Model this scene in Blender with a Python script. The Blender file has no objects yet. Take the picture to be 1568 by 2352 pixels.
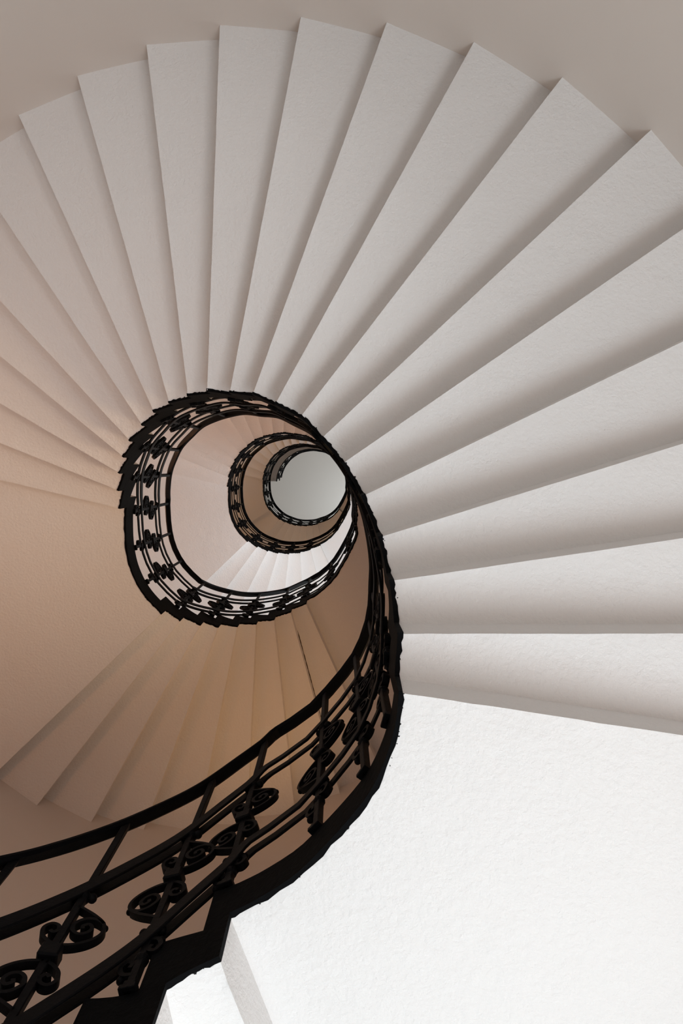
import bpy, bmesh, math, random
from mathutils import Vector, Matrix
random.seed(7)
scene = bpy.context.scene
COL = scene.collection

# ------------------------------------------------------------------ units
RISE = 0.155                     # one riser, metres; plan tables below are in risers
CAM_Z = 1.35                     # eye height above the ground floor
A0 = 11.3                        # first landing soffit above the eye, in risers
CX, CY, RAD = -4.377 * RISE, 2.324 * RISE, 14.847 * RISE   # round outer wall
def Z(h): return CAM_Z + h * RISE            # h in risers above the eye
TOP_Z = Z(A0 + 98 + 1.2) + 3.1

# ------------------------------------------------------------------ camera
cam_d = bpy.data.cameras.new('camera'); cam = bpy.data.objects.new('camera', cam_d); COL.objects.link(cam)
cam.location = (0, 0, CAM_Z); cam.rotation_euler = (math.pi, 0, 0)      # straight up the well
cam_d.sensor_fit = 'VERTICAL'; cam_d.sensor_height = 36.0; cam_d.sensor_width = 24.0
cam_d.lens = 36.0 * 1800 / 2352
cam_d.shift_x = (784 - 780.4) / 2352; cam_d.shift_y = -(1176 - 1065.8) / 2352
cam_d.clip_start = 0.02; cam_d.clip_end = 200
scene.camera = cam

# ------------------------------------------------------------------ colour management, world, lights
vs = scene.view_settings
scene.display_settings.display_device = 'sRGB'
vs.view_transform = 'Standard'; vs.look = 'None'; vs.exposure = 0.0; vs.gamma = 1.0; vs.use_curve_mapping = False
scene.cycles.max_bounces = 10; scene.cycles.diffuse_bounces = 7
scene.cycles.use_denoising = True
scene.cycles.sample_clamp_indirect = 6
w = bpy.data.worlds.new('world'); scene.world = w; w.use_nodes = True
w.node_tree.nodes['Background'].inputs[0].default_value = (0.75, 0.82, 0.9, 1)
w.node_tree.nodes['Background'].inputs[1].default_value = 0.3

def on_wall(ang, dist, z):
    """a point `dist` inside the wall at image angle `ang` (degrees)"""
    t = math.radians(ang); r = RAD - dist
    return Vector((CX + r * math.cos(t), CY - r * math.sin(t), z))
def area(name, loc, target, sx, sy, power, col):
    d = bpy.data.lights.new(name, 'AREA'); d.shape = 'RECTANGLE'; d.size = sx; d.size_y = sy
    d.energy = power; d.color = col
    o = bpy.data.objects.new(name, d); COL.objects.link(o); o.location = loc
    o.rotation_euler = (Vector(target) - Vector(loc)).to_track_quat('-Z', 'Y').to_euler()
    return o
def lamp(name, loc, power, col, r=0.07):
    d = bpy.data.lights.new(name, 'POINT'); d.energy = power; d.color = col; d.shadow_soft_size = r
    o = bpy.data.objects.new(name, d); COL.objects.link(o); o.location = loc
    return o
DAY = (1.0, 0.985, 0.985); WARM = (1.0, 0.66, 0.36)
# entrance daylight under the first landing, a window one storey up, wall lamps on the landings between, plus added unseen fill lights
def uplight(name, loc, target, power, col, deg=165, r=0.08):
    d = bpy.data.lights.new(name, 'SPOT'); d.energy = power; d.color = col; d.shadow_soft_size = r
    d.spot_size = math.radians(deg); d.spot_blend = 1.0
    o = bpy.data.objects.new(name, d); COL.objects.link(o); o.location = loc
    o.rotation_euler = (Vector(target) - Vector(loc)).to_track_quat('-Z', 'Y').to_euler()
    return o
area('entrance_daylight', on_wall(318, 0.2, 0.95), on_wall(318, 2.0, 2.4), 2.2, 1.7, 96, (0.72, 0.91, 1.0))
area('fill_area_right', on_wall(340, 0.25, 0.8), on_wall(120, 0.6, 5.0), 2.0, 1.5, 25, (1.0, 0.6, 0.45))  # added fill area, lifts the far steps relative to the first landing
area('storey_window', on_wall(330, 0.06, Z(A0 + 30 + 1.2) + 2.3), on_wall(330, 3, Z(A0 + 30 + 1.2) + 3.0), 1.0, 1.7, 92, (0.9, 0.96, 1.0))
area('top_window', on_wall(330, 0.06, TOP_Z - 1.4), on_wall(150, 0.5, TOP_Z - 0.6), 1.4, 1.4, 62, (0.92, 0.97, 1.0))
uplight('wall_lamp_short_flight', on_wall(303, 0.12, Z(29)), on_wall(274, 0.95, Z(37)), 28, (1.0, 0.52, 0.19), 80)
uplight('fill_spot_landing', on_wall(350, 0.12, Z(A0 + 12)), on_wall(165, 1.4, Z(A0 + 22)), 100, (1.0, 0.74, 0.52), 62, 0.25)  # added fill spot across the well, warms the left landing
uplight('fill_spot_fan', on_wall(345, 0.12, Z(A0 + 7)), on_wall(140, 1.3, Z(A0 + 17)), 120, (1.0, 0.66, 0.36), 70, 0.3)  # added fill spot, brightens the far left steps of the fan
uplight('fill_spot_low', on_wall(20, 0.2, Z(1.0)), on_wall(128, 0.5, Z(A0 + 13)), 75, (1.0, 0.99, 0.98), 50, 0.3)  # added fill spot for the upper left steps, no lamp stands here
uplight('wall_lamp_left', on_wall(190, 0.12, Z(A0 + 2)), on_wall(190, 1.6, Z(A0 + 21)), 33, (1.0, 0.31, 0.04), 120)
lamp('fill_point_landing', on_wall(190, 0.25, Z(A0 + 21 + 1.2) + 1.6), 25, (1.0, 0.5, 0.27))  # added fill point, gives the second turn its pinkish light
uplight('wall_lamp_storey', on_wall(306, 0.12, Z(86)), on_wall(262, 0.9, Z(96)), 27, (1.0, 0.7, 0.48), 150)
lamp('fill_point_upper', on_wall(180, 0.25, Z(A0 + 51 + 1.2) + 1.8), 13, (1.0, 0.43, 0.06))  # added fill point, brightens the tan landing of the third turn

# ------------------------------------------------------------------ materials
def mat(name, base, rough=0.85, bump=0.0, scale=40.0, var=0.0, paint=False, spec=0.3, detail=6):
    m = bpy.data.materials.new(name); m.use_nodes = True
    nt = m.node_tree; b = nt.nodes['Principled BSDF']
    b.inputs['Roughness'].default_value = rough; b.inputs['Specular IOR Level'].default_value = spec
    b.inputs['Base Color'].default_value = (*base, 1)
    tc = nt.nodes.new('ShaderNodeTexCoord'); col = None
    if var:
        n = nt.nodes.new('ShaderNodeTexNoise'); n.inputs['Scale'].default_value = 1.3; n.inputs['Detail'].default_value = 3
        r = nt.nodes.new('ShaderNodeMix'); r.data_type = 'RGBA'
        r.inputs['A'].default_value = (*[c * (1 - var) for c in base], 1); r.inputs['B'].default_value = (*[min(1, c * (1 + var)) for c in base], 1)
        nt.links.new(tc.outputs['Object'], n.inputs['Vector']); nt.links.new(n.outputs['Fac'], r.inputs['Factor'])
        nt.links.new(r.outputs['Result'], b.inputs['Base Color']); col = r.outputs['Result']
    if bump:
        n2 = nt.nodes.new('ShaderNodeTexNoise'); n2.inputs['Scale'].default_value = scale; n2.inputs['Detail'].default_value = detail
        n2.inputs['Roughness'].default_value = 0.6; n2.inputs['Distortion'].default_value = 0.0
        n3 = nt.nodes.new('ShaderNodeTexNoise'); n3.inputs['Scale'].default_value = scale * 0.17; n3.inputs['Detail'].default_value = 3
        ad = nt.nodes.new('ShaderNodeMath'); ad.operation = 'ADD'
        bp = nt.nodes.new('ShaderNodeBump'); bp.inputs['Strength'].default_value = bump; bp.inputs['Distance'].default_value = 0.01
        nt.links.new(tc.outputs['Object'], n2.inputs['Vector']); nt.links.new(tc.outputs['Object'], n3.inputs['Vector'])
        nt.links.new(n2.outputs['Fac'], ad.inputs[0]); nt.links.new(n3.outputs['Fac'], ad.inputs[1])
        nt.links.new(ad.outputs[0], bp.inputs['Height']); nt.links.new(bp.outputs['Normal'], b.inputs['Normal'])
    if paint:       # black paint slopped past the painted edge, as ragged specks
        at = nt.nodes.new('ShaderNodeAttribute'); at.attribute_name = 'edge'
        n4 = nt.nodes.new('ShaderNodeTexNoise'); n4.inputs['Scale'].default_value = 85; n4.inputs['Detail'].default_value = 4
        nt.links.new(tc.outputs['Object'], n4.inputs['Vector'])
        mm = nt.nodes.new('ShaderNodeMath'); mm.operation = 'MULTIPLY_ADD'; mm.inputs[1].default_value = 22.0; mm.inputs[2].default_value = 0.48
        nt.links.new(at.outputs['Fac'], mm.inputs[0])
        gt = nt.nodes.new('ShaderNodeMath'); gt.operation = 'GREATER_THAN'
        nt.links.new(n4.outputs['Fac'], gt.inputs[0]); nt.links.new(mm.outputs[0], gt.inputs[1])
        mx = nt.nodes.new('ShaderNodeMix'); mx.data_type = 'RGBA'; mx.inputs['B'].default_value = (0.012, 0.011, 0.011, 1)
        if col: nt.links.new(col, mx.inputs['A'])
        else: mx.inputs['A'].default_value = (*base, 1)
        nt.links.new(gt.outputs[0], mx.inputs['Factor']); nt.links.new(mx.outputs['Result'], b.inputs['Base Color'])
    return m
M_STEP = mat('white_plaster', (0.80, 0.79, 0.785), 0.9, 0.55, 65, 0.02, paint=True)
M_WALL = mat('wall_plaster', (0.735, 0.68, 0.635), 0.9, 0.06, 30, 0.03)
M_BAND = mat('black_paint', (0.002, 0.0022, 0.0027), 0.8, 0.3, 60, spec=0.08)
M_IRON = mat('black_iron', (0.0022, 0.0024, 0.0032), 0.55, 0.12, 90, spec=0.08)
M_JOINT = mat('joint_dark', (0.035, 0.025, 0.02), 0.95)  # dark brown for the thin strip drawn as an open joint
M_FLOOR = mat('floor_stone', (0.6, 0.585, 0.575), 0.6, 0.05, 20, 0.05)
M_CEIL = mat('ceiling_paint', (0.78, 0.77, 0.74), 0.9, 0.03, 30, 0.01)

# ------------------------------------------------------------------ object helpers
def link(name, bm, m, parent=None, smooth=False):
    me = bpy.data.meshes.new(name); bm.to_mesh(me); bm.free()
    me.materials.append(m)
    if smooth: me.polygons.foreach_set('use_smooth', [True] * len(me.polygons))
    o = bpy.data.objects.new(name, me); COL.objects.link(o)
    if parent: o.parent = parent
    return o
def thing(name, label, cat, loc=(0, 0, 0), group=None):
    o = bpy.data.objects.new(name, None); COL.objects.link(o); o.location = loc
    o.empty_display_size = 0.1
    o['label'] = label; o['category'] = cat
    if group: o['group'] = group
    return o
def place(o, parent):      # keep world position although the parent empty stands elsewhere
    o.parent = parent; o.matrix_parent_inverse = Matrix.Translation(-parent.location)

# ------------------------------------------------------------------ plan of the stair (risers), one turn = 30 risers
PI_ = [(0.883, 3.297), (0.939, 2.664), (0.876, 1.982), (0.736, 1.333), (0.456, 0.622), (0.072, -0.023), (-0.388, -0.584),
       (-0.906, -1.119), (-1.580, -1.499), (-2.245, -1.836), (-2.987, -1.968), (-3.775, -2.100), (-4.525, -2.058),
       (-5.297, -1.920), (-6.012, -1.705), (-6.645, -1.331), (-7.333, -0.831), (-7.828, -0.274), (-8.259, 0.324),
       (-8.575, 1.010), (-8.806, 1.760), (-7.346, 6.155), (-6.788, 6.640), (-6.105, 7.035), (-5.479, 7.338),
       (-4.757, 7.526), (-3.997, 7.609), (-3.228, 7.600), (-2.485, 7.415), (-1.762, 7.182)]
OA = [-9.3, -1.3, 6.7, 15.0, 23.6, 32.3, 40.8, 49.9, 58.9, 67.9, 77.1, 86.3, 95.3, 104.7, 113.8, 123.2, 132.9, 141.4, 150.6,
      159.5, 168.5, 226.6, 235.1, 244.0, 252.5, 261.2, 269.8, 278.4, 287.1, 295.7, 350.7]
def px(x, y, h): return ((x - 780.4) * h / 1800, (y - 1065.8) * h / 1800)
LAND_A = [px(x, y, A0 + 21) for x, y in ((287, 1200), (290, 1260), (302, 1312), (328, 1362))]
LAND_B = [px(x, y, A0 + 30) for x, y in ((738, 1358), (770, 1325), (790, 1292), (805, 1265), (820, 1228))]
CAN = [(i, p) for i, p in enumerate(PI_)]
CAN += [(20 + (i + 1) / 5, p) for i, p in enumerate(LAND_A)]
CAN += [(29 + (i + 1) / 6.5, p) for i, p in enumerate(LAND_B)] + [(30, (0.90, 3.30))]
CAN.sort(key=lambda t: t[0])
def lerp(a, b, t): return a + (b - a) * t
def cr(p0, p1, p2, p3, t):      # Catmull-Rom
    return 0.5 * (2 * p1 + (p2 - p0) * t + (2 * p0 - 5 * p1 + 4 * p2 - p3) * t * t + (3 * p1 - p0 - 3 * p2 + p3) * t ** 3)
def can_in(v):
    v = v % 30
    K = CAN
    for i in range(len(K) - 1):
        if K[i][0] <= v <= K[i + 1][0]:
            t = (v - K[i][0]) / (K[i + 1][0] - K[i][0])
            n = len(K) - 1
            q = [K[(i + d) % n][1] if (i + d) != n else K[n][1] for d in (-1, 0, 1, 2)]
            # chord-length aware: fall back to straight where spacing is very uneven
            a = Vector(q[0]); b = Vector(q[1]); c = Vector(q[2]); d = Vector(q[3]); L = (c - b).length
            m1 = (c - a).normalized() * L; m2 = (d - b).normalized() * L
            t2, t3 = t * t, t ** 3
            return (2 * t3 - 3 * t2 + 1) * b + (t3 - 2 * t2 + t) * m1 + (-2 * t3 + 3 * t2) * c + (t3 - t2) * m2
    return Vector(K[-1][1])
def can_out(v):
    k = math.floor(v / 30); f = v - 30 * k; i = min(int(f), 29)
    return lerp(OA[i], OA[i + 1], f - i) + 360 * k
B0_PX = [(522, 2112), (545, 2093), (600, 2065), (680, 2013), (740, 1955), (800, 1890), (848, 1830), (880, 1770), (905, 1700), (917, 1640), (921, 1591)]
B0_PT = [Vector(px(x, y, A0)) for x, y in B0_PX]
B0_PT[0] = can_in(29) * 0.905
def vmap(u):
    """absolute riser number -> position in the canonical turn"""
    if u <= 51: return u
    if u <= 58: return 51 + (u - 51) * 8 / 7
    if u <= 59: return 59 + (u - 58)
    if u <= 78: return 60 + (u - 59) * 20 / 19
    if u <= 79: return 80 + (u - 78) * 0.8
    if u <= 87: return 80.8 + (u - 79) * 0.85
    if u <= 88: return 87.6 + (u - 87) * 1.75
    if u <= 97: return 89.35 + (u - 88)
    return 98.35 + (u - 97) * 11.85
def inner(u):
    if u < -1: return can_in(30 + u) * 0.905
    if u < 0:
        t = (u + 1) * (len(B0_PT) - 1); i = min(int(t), len(B0_PT) - 2)
        if i + t - int(t) < 0: return B0_PT[0]
        p = [B0_PT[max(0, min(len(B0_PT) - 1, i + d))] for d in (-1, 0, 1, 2)]
        return cr(*p, t - i)
    return can_in(vmap(u))
def ip(u):           # inner plan point in metres
    p = inner(u); return Vector((p[0] * RISE, p[1] * RISE))
def op(u):           # outer plan point on the round wall
    t = math.radians(can_out(vmap(u))); r = RAD + 0.004
    return Vector((CX + r * math.cos(t), CY - r * math.sin(t)))

# ------------------------------------------------------------------ room
def ring(name, r, z0, z1, m, seg=256):
    bm = bmesh.new(); lo = []; hi = []
    for i in range(seg):
        t = 2 * math.pi * i / seg; x, y = CX + r * math.cos(t), CY + r * math.sin(t)
        lo.append(bm.verts.new((x, y, z0))); hi.append(bm.verts.new((x, y, z1)))
    for i in range(seg):
        j = (i + 1) % seg; bm.faces.new((lo[j], lo[i], hi[i], hi[j]))
    o = link(name, bm, m, smooth=True); o['kind'] = 'structure'; return o
def disc(name, r, z, th, m):
    bm = bmesh.new()
    bmesh.ops.create_cone(bm, cap_ends=True, segments=128, radius1=r, radius2=r, depth=th)
    bmesh.ops.translate(bm, verts=bm.verts, vec=(CX, CY, z))
    o = link(name, bm, m); o['kind'] = 'structure'; return o
ring('wall_round', RAD, 0, TOP_Z, M_WALL)
disc('floor', RAD + 0.05, -0.05, 0.1, M_FLOOR)
disc('ceiling', RAD + 0.05, TOP_Z + 0.05, 0.1, M_CEIL)

# ------------------------------------------------------------------ steps and landings
def slab(n): return 1.1 if n > 0 else 0.75     #          # soffit arris to walking surface, risers
TL = [0, .004, .008, .014, .022, .035] + [.05 + .95 * i / 34 for i in range(35)]
def wobble(seed):
    ph = [random.uniform(0, 6.28) for _ in range(4)]
    return lambda t: 0.0016 * math.sin(23 * t + ph[0]) + 0.0012 * math.sin(61 * t + ph[1]) + 0.0012 * math.sin(131 * t + ph[2]) + random.uniform(-.0011, .0011)
LANDINGS = (0, 21, 30, 51, 59, 79, 88, 98)
def ur(n): return n - (0.08 if n in LANDINGS else 0.5)      # the risers above stand half a tread before the soffit risers
def columns(n, end=None):
    """(u, z low, z high) through stone n: coved soffit from n-1 to n, tread from ur(n-1) to ur(n)"""
    land = n in LANDINGS; e = end or n
    z0 = Z(A0 + n - (0 if land else FR)); z1 = Z(A0 + n); zt = Z(A0 + n + slab(n))
    prof = lambda q: z1 - (z1 - z0) * (1 - q) ** 2.0
    a, b = ur(n - 1), (ur(n) if end is None else end)
    zj = Z(A0 + n - 1 + slab(n - 1))                   # where the tread below meets this stone
    zn = Z(A0 + n + 1 - (0 if (n + 1) in LANDINGS else FR))   # where the next soffit starts on the rear face
    K = 28 if land else 10
    us = [a, lerp(a, n - 1, .5)] + [lerp(n - 1, e, k / K) for k in range(K + 1)]
    if end is None: us.append(b)
    us = sorted(us); out = []
    for u in us:
        lo = lerp(zj, z0, (u - a) / (n - 1 - a)) if u < n - 1 else prof((u - n + 1) / (e - n + 1))
        hi = zt if u <= b + 1e-9 else lerp(zt, zn, (u - b) / (e - b))
        out.append((u, lo, hi))
    return out
def block(name, cols, parent):
    """one stone of the stair with its black painted face towards the well"""
    bm = bmesh.new(); lay = bm.verts.layers.float.new('edge')
    wob = wobble(0); B = []; T = []; K = len(cols) - 1
    for k, (u, lo, hi) in enumerate(cols):
        a = ip(u); b = op(u); L = (b - a).length
        rb, rt = [], []
        for t in TL:
            p = a.lerp(b, t)
            v = bm.verts.new((p.x, p.y, lo + (wob(t) if k == K else 0))); v[lay] = t * L; rb.append(v)
            v = bm.verts.new((p.x, p.y, hi)); v[lay] = 1; rt.append(v)
        B.append(rb); T.append(rt)
    n = len(TL)
    for k in range(K):
        for i in range(n - 1):
            bm.faces.new((B[k][i], B[k + 1][i], B[k + 1][i + 1], B[k][i + 1]))
            bm.faces.new((T[k][i], T[k][i + 1], T[k + 1][i + 1], T[k + 1][i]))
        bm.faces.new((B[k][0], T[k][0], T[k + 1][0], B[k + 1][0]))
        bm.faces.new((B[k][-1], B[k + 1][-1], T[k + 1][-1], T[k][-1]))
    for i in range(n - 1):
        bm.faces.new((B[0][i], B[0][i + 1], T[0][i + 1], T[0][i]))
        bm.faces.new((B[K][i], T[K][i], T[K][i + 1], B[K][i + 1]))
    bmesh.ops.recalc_face_normals(bm, faces=bm.faces)
    o = link(name, bm, M_STEP, smooth=True); o.data.set_sharp_from_angle(angle=math.radians(28)); place(o, parent)
    bm = bmesh.new(); rows = []
    for k, (u, lo, hi) in enumerate(cols):
        a = ip(u); d = (op(u) - a).normalized(); row = []
        if k == K: a = a + (a - ip(u - .05)).normalized() * .004
        for off, z in ((-0.006, lo - .003), (0.006 + random.uniform(-.003, .003), lo - .003), (0.006, hi + .001), (-0.006, hi + .001)):
            p = a + d * off; row.append(bm.verts.new((p.x, p.y, z)))
        rows.append(row)
    for k in range(K):
        for i in range(4):
            j = (i + 1) % 4; bm.faces.new((rows[k][i], rows[k][j], rows[k + 1][j], rows[k + 1][i]))
    bm.faces.new(rows[0]); bm.faces.new(rows[K][::-1])
    bmesh.ops.recalc_face_normals(bm, faces=bm.faces)
    e = link('painted_edge', bm, M_BAND); e.parent = o
    return o
FR = 0.24
def step(n, parent):
    o = block('step', columns(n), parent)
    if n in CRACKS:      # an open joint, dark, above the back edge of this step
        t0, t1 = CRACKS[n]; bm = bmesh.new(); rows = []
        side = (ip(n + .1) - ip(n)).normalized()
        for i in range(41):
            t = lerp(t0, t1, i / 40); p = ip(n).lerp(op(n), t) + side * .003; z = Z(A0 + n + 1 - FR) + .001
            r = (.0012 + .0022 * random.random()) * (1 if 0 < i < 40 else .2)
            rows.append([bm.verts.new((p.x + side.x * r * a, p.y + side.y * r * a, z + r * b)) for a, b in ((-1, -1), (1, -1), (1, 1), (-1, 1))])
        for i in range(40):
            for j in range(4):
                k = (j + 1) % 4; bm.faces.new((rows[i][j], rows[i][k], rows[i + 1][k], rows[i + 1][j]))
        bmesh.ops.recalc_face_normals(bm, faces=bm.faces)
        c = link('open_joint', bm, M_JOINT); c.parent = o
    return o
CRACKS = {28: (.12, .75)}
def base_of(u):
    p = ip(u).lerp(op(u), .5); return p
def flight(n0, n1, label):
    p = base_of((n0 + n1 - 1) / 2); t = thing('stair_flight', label, 'stairs', (p.x, p.y, Z(A0 + n0 - 1)))
    bpy.context.view_layer.update()
    for n in range(n0, n1 + 1): step(n, t)
    return t
def landing(n, label, u1=None):
    p = base_of(n - .5); t = thing('stair_landing', label, 'landing', (p.x, p.y, Z(A0 + n)))
    block('slab', columns(n, u1), t)
    return t
flight(-8, -1, 'lowest flight of steps, its white underside cut off at the bottom edge of the photo')
landing(0, 'large brilliant white underside of the nearest landing, lower right')
flight(1, 20, 'nearest winding flight of twenty white steps fanning across the top and right')
landing(21, 'beige plain landing underside at the left, below the end of the big fan of steps')
flight(22, 29, 'warm lamp-lit short flight of brown steps seen behind the nearest railing')
landing(30, 'brown landing underside between the nearest railing and the bright second ring')
flight(31, 50, 'pale pink winding flight seen through the first ring of railing')
landing(51, 'pinkish white smooth landing underside inside the first railing ring')
flight(52, 58, 'short bright white flight of steps at the bottom of the first railing ring')
landing(59, 'bright white curved landing underside right of the short white flight')
flight(60, 78, 'small yellowish winding flight seen inside the second railing ring')
landing(79, 'tan smooth landing underside inside the second railing ring')
flight(80, 87, 'small tan short flight of steps at the bottom of the second railing ring')
landing(88, 'narrow brown landing underside right of the small tan flight')
flight(89, 97, 'highest winding flight hidden behind the black railing curve on the right')
top = landing(98, 'dark brown underside of the top gallery with a straight cut end, beside the ceiling', 98)

# ------------------------------------------------------------------ railings
OFF = -0.004         # rail centre line back from the well edge
def low(u):      # the rail runs a little lower along the first flight and landing
    K = [(-9, -.7), (-4.85, -.62), (-2.7, -.5), (-1.3, -.48), (-.6, -.25), (0, 0), (200, 0)]
    for (a, p), (b, q) in zip(K, K[1:]):
        if a <= u <= b: return lerp(p, q, (u - a) / (b - a))
    return 0
def pitch(u): return A0 + u + 8.75 + low(u) if u < 97 else A0 + 105.75 + (u - 97) * 0.3
def rp(u, lat=0.0):
    a = ip(u); d = (op(u) - a).normalized(); return a + d * (OFF + lat)
def tang(u, e=0.04):
    d = rp(u + e) - rp(u - e); return d.normalized() if d.length > 1e-9 else Vector((1, 0))
def sweep(name, us, zoff, wdt, hgt, parent, bev=0.25, lat=0.0):
    bm = bmesh.new(); rows = []
    b = min(wdt, hgt) * bev
    prof = [(-wdt/2+b, -hgt/2), (wdt/2-b, -hgt/2), (wdt/2, -hgt/2+b), (wdt/2, hgt/2-b), (wdt/2-b, hgt/2), (-wdt/2+b, hgt/2), (-wdt/2, hgt/2-b), (-wdt/2, -hgt/2+b)]
    pts = [Vector((*rp(u, lat), Z(pitch(u) + zoff))) for u in us]
    for i, p in enumerate(pts):
        t = (pts[min(i+1, len(pts)-1)] - pts[max(i-1, 0)]).normalized()
        side = t.cross(Vector((0, 0, 1))).normalized(); up = side.cross(t)
        rows.append([bm.verts.new(p + side * x + up * y) for x, y in prof])
    n = len(prof)
    for i in range(len(rows) - 1):
        for j in range(n):
            k = (j + 1) % n; bm.faces.new((rows[i][j], rows[i][k], rows[i+1][k], rows[i+1][j]))
    bm.faces.new(rows[0][::-1]); bm.faces.new(rows[-1])
    bmesh.ops.recalc_face_normals(bm, faces=bm.faces)
    o = link(name, bm, M_IRON); place(o, parent); return o
def tube_path(bm, pts, th, dep):
    """flat bar bent in the local s-z plane (x = along rail, z = up)"""
    rows = []
    for i, (x, z) in enumerate(pts):
        a = pts[max(i-1, 0)]; b = pts[min(i+1, len(pts)-1)]
        t = Vector((b[0]-a[0], b[1]-a[1])).normalized(); nx, nz = -t.y, t.x
        rows.append([bm.verts.new((x + nx*q*th/2, y*dep/2, z + nz*q*th/2)) for q, y in ((-1,-1),(1,-1),(1,1),(-1,1))])
    for i in range(len(rows)-1):
        for j in range(4):
            k = (j+1) % 4; bm.faces.new((rows[i][j], rows[i][k], rows[i+1][k], rows[i+1][j]))
    bm.faces.new(rows[0][::-1]); bm.faces.new(rows[-1])
def smooth_pts(pts, n=5):
    out = []
    for i in range(len(pts)-1):
        q = [Vector(pts[max(0, min(len(pts)-1, i+d))]) for d in (-1, 0, 1, 2)]
        for k in range(n): out.append(tuple(cr(*q, k/n)))
    out.append(pts[-1]); return out
def box(bm, c, s):
    t = bmesh.new(); bmesh.ops.create_cube(t, size=1.0)
    for v in t.verts: v.co = Vector((v.co.x*s[0] + c[0], v.co.y*s[1] + c[1], v.co.z*s[2] + c[2]))
    bmesh.ops.bevel(t, geom=t.edges[:], offset=min(s)*.1, segments=1, affect='EDGES')
    me = bpy.data.meshes.new('tmp'); t.to_mesh(me); t.free(); bm.from_mesh(me); bpy.data.meshes.remove(me)
def ball(bm, c, r, flat=1.0):
    q = bmesh.ops.create_uvsphere(bm, u_segments=12, v_segments=8, radius=r)
    for v in q['verts']: v.co = Vector((v.co.x + c[0], v.co.y*flat + c[1], v.co.z + c[2]))
def mesh_of(name, fn, smooth=False):
    bm = bmesh.new(); fn(bm); bmesh.ops.recalc_face_normals(bm, faces=bm.faces)
    me = bpy.data.meshes.new(name); bm.to_mesh(me); bm.free(); me.materials.append(M_IRON)
    if smooth: me.polygons.foreach_set('use_smooth', [True]*len(me.polygons))
    return me
def mir(pts): return [(-x, -z) for x, z in pts]
LEAF = [(.004, .178), (.024, .166), (.052, .148), (.078, .124), (.087, .100), (.082, .074), (.062, .050), (.034, .034), (.004, .028)]
CURL = [(.080, .122), (.058, .134), (.034, .130), (.017, .110), (.018, .088), (.034, .074), (.052, .080), (.060, .098), (.050, .112), (.038, .104), (.040, .094)]
SMALL = [(-.004, .030), (-.022, .040), (-.040, .060), (-.044, .084), (-.032, .100), (-.016, .096), (-.010, .082), (-.018, .070), (-.028, .076)]
def f_leaf(sgn):
    def f(bm):
        g = (lambda p: p) if sgn > 0 else mir
        tube_path(bm, smooth_pts(g(LEAF)), .008, .019); tube_path(bm, smooth_pts(g(CURL)), .009, .019)
        ball(bm, (sgn*.085, 0, sgn*.116), .008)
    return f
def f_small(sgn):
    def f(bm):
        g = (lambda p: p) if sgn > 0 else mir
        tube_path(bm, smooth_pts(g(SMALL)), .009, .019)
    return f
def f_collar(bm):
    box(bm, (0, 0, 0), (.046, .040, .042))
def f_foot(bm):
    for s in (1, -1):
        c = [(s*.004, s*.058), (s*.026, s*.052), (s*.036, s*.030), (s*.026, s*.012), (s*.012, s*.020), (s*.016, s*.034)]
        tube_path(bm, smooth_pts(c), .010, .02)
        ball(bm, (s*.030, 0, s*.058), .009)
    ball(bm, (0, 0, 0), .016)
def f_knob(bm):
    ball(bm, (.020, 0, 0), .012); ball(bm, (-.020, 0, 0), .012); ball(bm, (0, 0, 0), .017)
def f_base(bm):
    box(bm, (0, 0, .007), (.036, .034, .014)); box(bm, (0, 0, .022), (.027, .026, .018))
ME = dict(leaf_up=mesh_of('leaf_scroll', f_leaf(1)), leaf_dn=mesh_of('leaf_scroll', f_leaf(-1)), sm_up=mesh_of('small_scroll', f_small(1)),
          sm_dn=mesh_of('small_scroll', f_small(-1)), collar=mesh_of('collar', f_collar), foot=mesh_of('foot_scroll', f_foot),
          knob=mesh_of('rail_knob', f_knob, True), base=mesh_of('base_block', f_base))
UP, LO = -2.35, -5.6
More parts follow.
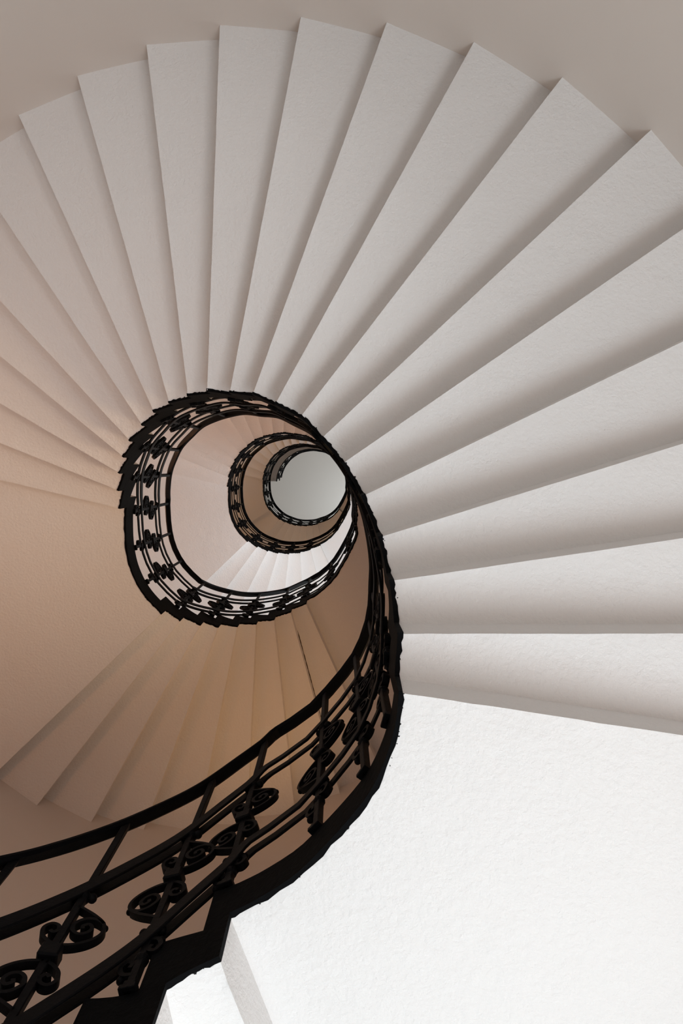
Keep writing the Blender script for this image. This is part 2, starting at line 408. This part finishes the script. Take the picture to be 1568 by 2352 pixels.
def baluster(u, parent):
    n = -9
    while n < 98 and ur(n) < u: n += 1
    zt = Z(A0 + n + slab(n))
    p = rp(u); t = tang(u); zr = Z(pitch(u)); H = zr - zt
    ang = math.atan2(t.y, t.x)
    bm = bmesh.new(); box(bm, (0, 0, H/2), (.019, .019, H))
    o = link('baluster', bm, M_IRON); o.location = (p.x, p.y, zt); o.rotation_euler = (0, 0, ang)
    o.parent = parent; o.matrix_parent_inverse = Matrix.Translation(-parent.location)
    def sub(name, key, z):
        c = bpy.data.objects.new(name, ME[key]); COL.objects.link(c); c.parent = o; c.location = (0, 0, z); return c
    mid = H + (UP + LO) / 2 * RISE
    sub('leaf_scroll', 'leaf_up', mid); sub('leaf_scroll', 'leaf_dn', mid)
    sub('small_scroll', 'sm_up', mid); sub('small_scroll', 'sm_dn', mid); sub('collar', 'collar', mid)
    sub('rail_knob', 'knob', H + UP * RISE - .024); sub('rail_knob', 'knob', H + LO * RISE + .024)
    zl = H + LO * RISE
    sub('foot_scroll', 'foot', max(.075, zl - .075)); sub('base_block', 'base', 0)
    return o
def frange(a, b, s):
    n = max(1, round((b - a) / s)); return [a + (b - a) * i / n for i in range(n + 1)]
def railing(u0, u1, posts, label):
    p = rp(u0); t = thing('stair_railing', label, 'railing', (p.x, p.y, Z(pitch(u0)) - 1.1))
    us = frange(u0, u1, 0.1)
    # finer through the long landings
    fine = []
    for a, b in zip(us, us[1:]):
        q = max(1, int((rp(b) - rp(a)).length / 0.05)); fine += [lerp(a, b, i / q) for i in range(q)]
    us = fine + [u1]
    sweep('handrail', us, 0, .042, .022, t, .35)
    for z in (UP, LO):
        for lat in (-.0135, .0135): sweep('rail_bar', us, z, .008, .034, t, .25, lat)
    for u in posts: baluster(u, t)
    return t
railing(-8.2, 29.5, [-6.6, -4.6, -2.7, -1.22, -.62, -.40, -.2, -.02] + [.3 + 2 * i for i in range(1, 10)] + [20.08, 20.42, 20.74, 21.3, 23.2, 25.2, 27.2, 28.85, 29.25],
        'largest black iron railing with scroll balusters, sweeping up from the lower left')
railing(29.5, 58.5, [29.6, 29.9] + [30.3 + 2 * i for i in range(10)] + [50.08, 50.42, 50.74, 51.3, 53.2, 55.0, 56.8, 58.3],
        'middle black iron railing ring edging the pink and white flights, inside the largest railing')
railing(58.5, 87.4, [58.6, 58.9] + [59.3 + 2 * i for i in range(10)] + [78.15, 78.5, 78.85, 79.6, 81.5, 83.5, 85.5, 87.0],
        'small black iron railing ring around the tan flight, just outside the grey ceiling')
railing(87.4, 97.99, [87.6, 87.8, 88.5, 90.5, 92.5, 94.5, 96.5, 97.12, 97.27, 97.42, 97.57, 97.72, 97.87, 97.985],
        'short black iron railing of the top gallery ending at its cut corner against the ceiling')
